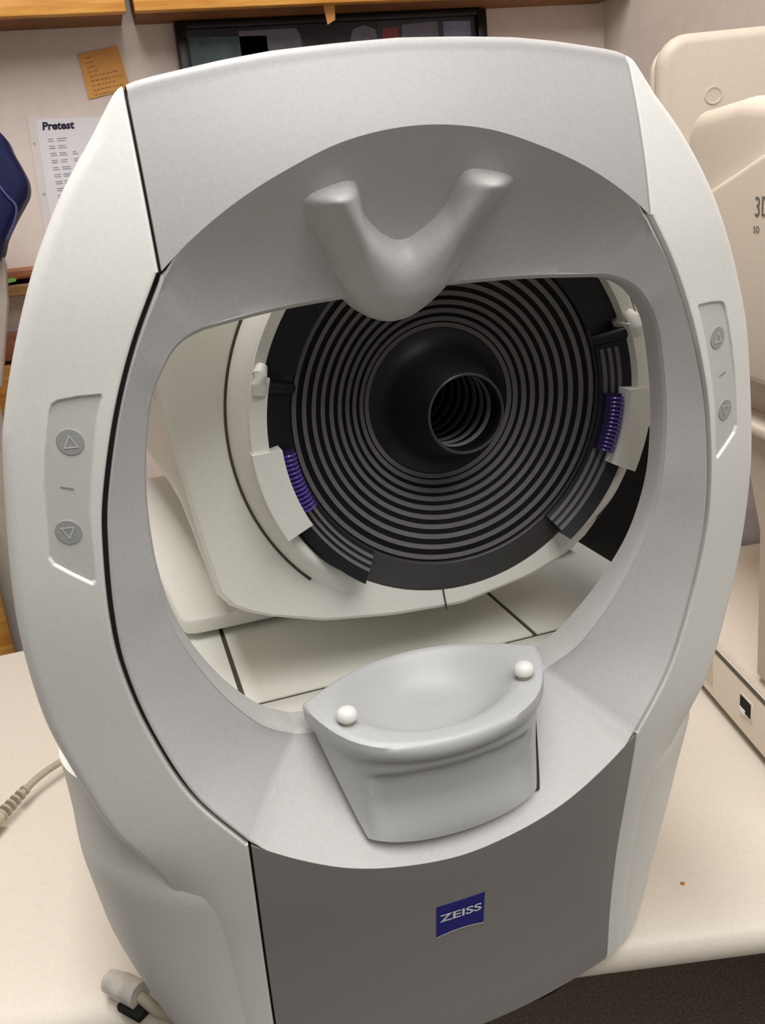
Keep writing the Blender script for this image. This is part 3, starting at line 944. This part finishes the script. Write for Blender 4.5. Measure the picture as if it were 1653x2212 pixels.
# crumpled plastic bag behind the beige base
def bag():
    rings = []
    rnd = random.Random(7)
    n = 48
    for k, (z, r) in enumerate(((0, .055), (.02, .075), (.05, .085), (.09, .082), (.125, .07), (.15, .045), (.17, .022), (.185, .026))):
        ring = []
        for i in range(n):
            a = 2 * math.pi * i / n
            q = r * (1 + .10 * math.sin(3 * a + k) + .07 * math.sin(7 * a + 2 * k) + .04 * rnd.uniform(-1, 1))
            ring.append(bx(.125 + q * math.cos(a) * 1.0, .236 + q * math.sin(a) * .25, TZ + z * 1.6 + .004 * rnd.uniform(-1, 1) * (k > 0)))
        rings.append(ring)
    return loft(rings, True, True, True)
# ------------------------------------------------------------------ things on the table
cable = root('power_cable', (-.29, .225, TZ), 'grey cable with a ribbed strain relief on the table at left', 'cable')
cz = TZ + .011
cpath = catmull([(-.3335, .166, cz), (-.300, .213, cz + .003), (-.2755, .2485, cz + .006), (-.256, .268, cz + .006), (-.240, .285, cz + .002), (-.228, .32, TZ + .004), (-.222, .37, TZ + .004), (-.20, .42, TZ + .004)], 8)
mk('cord', *tube([tuple(p) for p in cpath[12:]], .0034, 12), M['cord'], cable)
mk('plug_body', *tube([(-.345, .150, cz), (-.3335, .166, cz), (-.312, .197, cz + .002), (-.303, .2095, cz + .003)], [.0095, .0092, .0080, .0058], 14), M['cordplug'], cable)
for k in range(6):
    t = k / 5
    c0 = np.array([-.303, .2095, cz + .003]) * (1 - t) + np.array([-.284, .237, cz + .0055]) * t
    d = np.array([.019, .0275, .0025])
    d = d / np.linalg.norm(d)
    r = .0066 - .0016 * t
    mk('strain_rib', *tube([tuple(c0 - d * .0016), tuple(c0 - d * .0012), tuple(c0 + d * .0012), tuple(c0 + d * .0016)], [r * .75, r, r, r * .75], 14), M['cord'], cable)

con = root('cable_connector', (-.198, -.035, TZ), 'small clear cable connector lying beside the instrument foot at lower left', 'connector')
mk('shell', *tube([(-.2135, -.020, TZ + .009), (-.212, -.0215, TZ + .0095), (-.203, -.0315, TZ + .0105), (-.192, -.044, TZ + .0105)], [.004, .0078, .0092, .0092], 14), M['chrome'], con)
mk('contact', *rbox(-.010, .012, -.0055, .0055, 0, .006, .001, 1, xf=lambda x, y, z: (-.1985 + .64 * x + .76 * y, -.0445 - .76 * x + .64 * y, TZ + z)), M['rubber'], con)
mk('cord', *tube([(-.192, -.044, TZ + .0095), (-.182, -.057, TZ + .006), (-.172, -.066, TZ + .005), (-.160, -.070, TZ + .005)], .004, 10), M['cord'], con)

cr = []
for k, (z, r) in enumerate(((0, .0012), (.0008, .0017), (.0016, .0008))):
    cr.append([(.199 + r * (1 + .3 * math.sin(3 * a)) * math.cos(a), -.092 + r * math.sin(a), TZ + z) for a in np.linspace(0, 2 * math.pi, 9)[:-1]])
setp(mk('crumb', *loft(cr, True, True, True), M['crumb']), 'tiny orange crumb on the table near the front edge', 'crumb')

setp(mk('plastic_bag', *bag(), M['bag'], angle=60), 'crumpled grey plastic bag standing on the table behind the beige instrument', 'bag')

# cord hanging under the table edge
setp(mk('hanging_cord', *tube([tuple(p) for p in catmull([(.02, .02, -.60), (.10, .01, -.66), (.17, .02, -.66), (.26, .05, -.62), (.40, .12, -.58), (.50, .2, -.535)], 8)], .006, 10), M['rubber']), 'black cord sagging beneath the table front', 'cable')

# ------------------------------------------------------------------ wall things
def shelf(x0, x1, lab):
    c = root('wall_cabinet', ((x0 + x1) / 2, 1.0, .3215), lab, 'cabinet', 'honey wood wall cabinets')
    mk('front_edge', *rbox(x0, x1, .950, .968, .3215, .350, .0015, 2), M['wood'], c)
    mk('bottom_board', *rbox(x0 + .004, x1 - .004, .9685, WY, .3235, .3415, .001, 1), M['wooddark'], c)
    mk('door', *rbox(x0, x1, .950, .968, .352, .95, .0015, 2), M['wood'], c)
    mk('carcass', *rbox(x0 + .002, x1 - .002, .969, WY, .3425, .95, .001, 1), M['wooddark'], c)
shelf(-.72, -.0165, 'honey wood wall cabinet at the left above the orange note')
shelf(-.0045, .86 - .03, 'long honey wood wall cabinet above the framed picture')

# framed picture
pic = root('framed_picture', (.325, WY - .01, -.02), 'black framed dark picture on the wall behind the instrument', 'picture')
fx0, fx1, fz0, fz1 = .0585, .5935, -.02, .3205
fy0, fy1 = WY - .022, WY - .001
for a in ((fx0, fx0 + .017, fz0, fz1), (fx1 - .017, fx1, fz0, fz1), (fx0 + .017, fx1 - .017, fz1 - .010, fz1), (fx0 + .017, fx1 - .017, fz0, fz0 + .017)):
    mk('frame_bar', *rbox(a[0], a[1], fy0, fy1, a[2], a[3], .002, 2), M['frame'], pic)
pr = mk('print', *rbox(fx0 + .015, fx1 - .015, WY - .012, WY - .006, fz0 + .015, fz1 - .009, 0), M['poster'], pic, smooth=False)
def patch(name, pts, m, d=.0006):
    V = [(x, WY - .012 - d, z) for x, z in pts]
    mk(name, V, [tuple(range(len(V)))], m, pr, smooth=False)
patch('colour_patch', [(.078, .30), (.205, .297), (.205, .22), (.078, .22)], M['p_teal'])
patch('colour_patch', [(.160, .3055), (.262, .3055), (.262, .24), (.160, .24)], M['p_grey'])
patch('colour_patch', [(.255, .307), (.40, .307), (.37, .25), (.29, .25)], M['p_dark'], .0009)
patch('colour_patch', [(.352, .299), (.372, .3055), (.392, .2985), (.398, .24), (.33, .24)], M['p_grey'], .0012)
patch('colour_patch', [(.405, .299), (.432, .300), (.436, .24), (.398, .24)], M['p_red'])
patch('colour_patch', [(.440, .303), (.505, .306), (.508, .24), (.436, .24)], M['p_grey'])
patch('colour_patch', [(.515, .305), (.566, .304), (.566, .24), (.515, .24)], M['p_lilac'])
patch('colour_patch', [(.186, .262), (.20, .2665), (.225, .2655), (.235, .255), (.186, .255)], M['p_green'], .0015)

# paper tag hanging from the cabinet
tg = [(.2890, .3235), (.3075, .3235), (.3060, .3025), (.2925, .2960)]
setp(mk('paper_tag', *prism(tg, 'y', .9735, .9740), M['sticky'], smooth=False), 'small tan paper tag hanging below the cabinet', 'tag')

# orange note
nt = [(-.0945, .2863), (-.0328, .2951), (-.0235, .2330), (-.0907, .2218)]
st = mk('sticky_note', *prism(nt, 'y', WY - .0022, WY - .0008), M['sticky'], smooth=False)
setp(st, 'orange sticky note with handwriting on the wall', 'note')
ex = np.array([.0617, .0088]) / .0617
lines = []
rnd = random.Random(3)
for k in range(9):
    o = np.array([-.088 + .0007 * k, .2790 - k * .0066])
    L = .010 if k == 0 else (rnd.uniform(.010, .016) if k < 4 else rnd.uniform(.040, .048))
    x = 0.002
    while x < L:
        w = rnd.uniform(.0025, .006)
        a = o + ex * x
        b = o + ex * (x + w)
        hh = rnd.uniform(.0008, .0016)
        lines.append(([(a[0], WY - .0026, a[1]), (b[0], WY - .0026, b[1]), (b[0], WY - .0026, b[1] + hh), (a[0], WY - .0026, a[1] + hh)], [(0, 1, 2, 3)]))
        x += w + rnd.uniform(.0012, .0025)
mk('handwriting', *join(*lines), M['stickyink'], st, smooth=False, fix=False)

# pre-test sheet in a clear sleeve
sl = [(-.190, .2000), (.03, .1905), (.03, -.015), (-.205, -.015)]
sh = mk('test_sheet_sleeve', *prism([(-.1885, .2005), (.035, .1955), (.035, -.010), (-.2010, -.010)], 'y', WY - .0022, WY - .0008), M['sleeve'], smooth=False)
setp(sh, 'printed pretest chart in a punched clear sleeve pinned to the wall', 'paper')
mk('sheet', *prism([(-.1765, .1965), (.025, .192), (.025, -.005), (-.1880, -.005)], 'y', WY - .0030, WY - .0023), M['paper'], sh, smooth=False)
for hz in (.1635, .0880):
    mk('punch_hole', [(-.1855 + (hz - .1635) * .02 + .0022 * math.cos(a), WY - .0024, hz + .0022 * math.sin(a)) for a in np.linspace(0, 2 * math.pi, 13)[:-1]], [tuple(range(12))], M['inkgrey'], sh, smooth=False)
V, F = text_mesh('Pretest', .0155, .15, .0006)
k = .049 / (V[:, 0].max() - V[:, 0].min())
mk('handwriting', [(-.1445 + p[0] * k, WY - .0034, .1872 + p[1] * 1.0 - p[0] * .02) for p in V], F, M['ink'], sh, smooth=False, fix=False)
lines = []
rnd = random.Random(11)
z = .1690
row = 0
while z > .02:
    for c0, cw in ((-.164, .011), (-.150, .016), (-.130, .009), (-.114, .030), (-.078, .022)):
        if row < 2 and c0 > -.14: continue
        for q in range(2):
            w = cw * rnd.uniform(.6, 1)
            zz = z - q * .0032
            xx = c0 - .0002 - (.19 - z) * .02
            lines.append(([(xx, WY - .0034, zz), (xx + w, WY - .0034, zz), (xx + w, WY - .0034, zz - .0013), (xx, WY - .0034, zz - .0013)], [(0, 1, 2, 3)]))
    z -= .0105
    row += 1
mk('chart_lines', *join(*lines), M['inkgrey'], sh, smooth=False, fix=False)

# green tag on the rail
setp(mk('green_tag', *prism([(-.2700, -.0340), (-.2600, -.0325), (-.2530, -.0345), (-.2545, -.0385), (-.2640, -.0395), (-.2705, -.0420)], 'y', WY - .0475, WY - .0460), M['green'], smooth=False), 'tiny green tag on the wooden rail', 'tag')

# wooden drawer cabinet under the wall
dc = root('drawer_cabinet', (-.72, .98, FZ), 'honey wood drawer cabinet against the wall at far left', 'cabinet')
mk('top_board', *rbox(-1.2, -.25, .905, WY - .001, -.150, -.118, .003, 2), M['railwood'], dc)
for z0, z1 in ((-.30, -.156), (-.50, -.304), (-.80, -.504), (-1.2, -.804)):
    mk('drawer_front', *rbox(-1.19, -.26, .912, .930, z0, z1, .003, 2), M['wood'], dc)
mk('carcass', *rbox(-1.19, -.26, .931, WY - .001, FZ, -.151, 0), M['wooddark'], dc)

# navy headrest
ch = root('exam_chair', (-.34, .80, FZ), 'navy blue cushioned headrest on a grey post at the left edge', 'chair')
hp = [(-.42, .20), (-.30, .195), (-.252, .183), (-.2124, .1497), (-.2040, .1265), (-.1965, .1045), (-.1932, .0895), (-.1960, .0740), (-.2060, .0600), (-.2190, .0440), (-.2360, .0200), (-.2469, -.0024), (-.27, -.022), (-.32, -.03), (-.42, -.03)]
mk('headrest', *prism([tuple(p) for p in catmull(hp, 4)], 'y', .75, .83, .012, 4), M['navy'], ch, angle=60)
mk('piping', *tube([tuple(p) for p in catmull([(-.262, .757, .135), (-.238, .7505, .105), (-.2215, .7485, .075), (-.2130, .7485, .060), (-.2190, .7488, .042), (-.233, .750, .021)], 6)], .0016, 8), M['piping'], ch)
mk('post', *prism([(-.2475, .012), (-.2440, -.01), (-.2520, -.06), (-.2640, -.10), (-.285, -.17), (-.34, -.17), (-.33, .012)], 'y', .775, .80, .004, 2), M['post'], ch)
mk('pedestal', *tube([(-.34, .82, FZ), (-.34, .82, FZ + .03), (-.34, .82, FZ + .032), (-.325, .80, -.15)], [.06, .055, .03, .03], 20), M['post'], ch)

# black bag standing behind the table at left
bn = [[(-.62 + w * math.copysign(abs(math.cos(a)) ** .5, math.cos(a)), .70 + d * math.copysign(abs(math.sin(a)) ** .5, math.sin(a)), z) for a in np.linspace(0, 2 * math.pi, 33)[:-1]] for z, w, d in ((FZ, .20, .07), (FZ + .02, .22, .08), (-.8, .225, .085), (-.45, .215, .08), (-.33, .20, .07), (-.29, .16, .05), (-.275, .08, .02))]
setp(mk('black_bag', *loft(bn, True, True, True), M['bin'], angle=60), 'black cloth bag standing behind the table at left', 'bag')
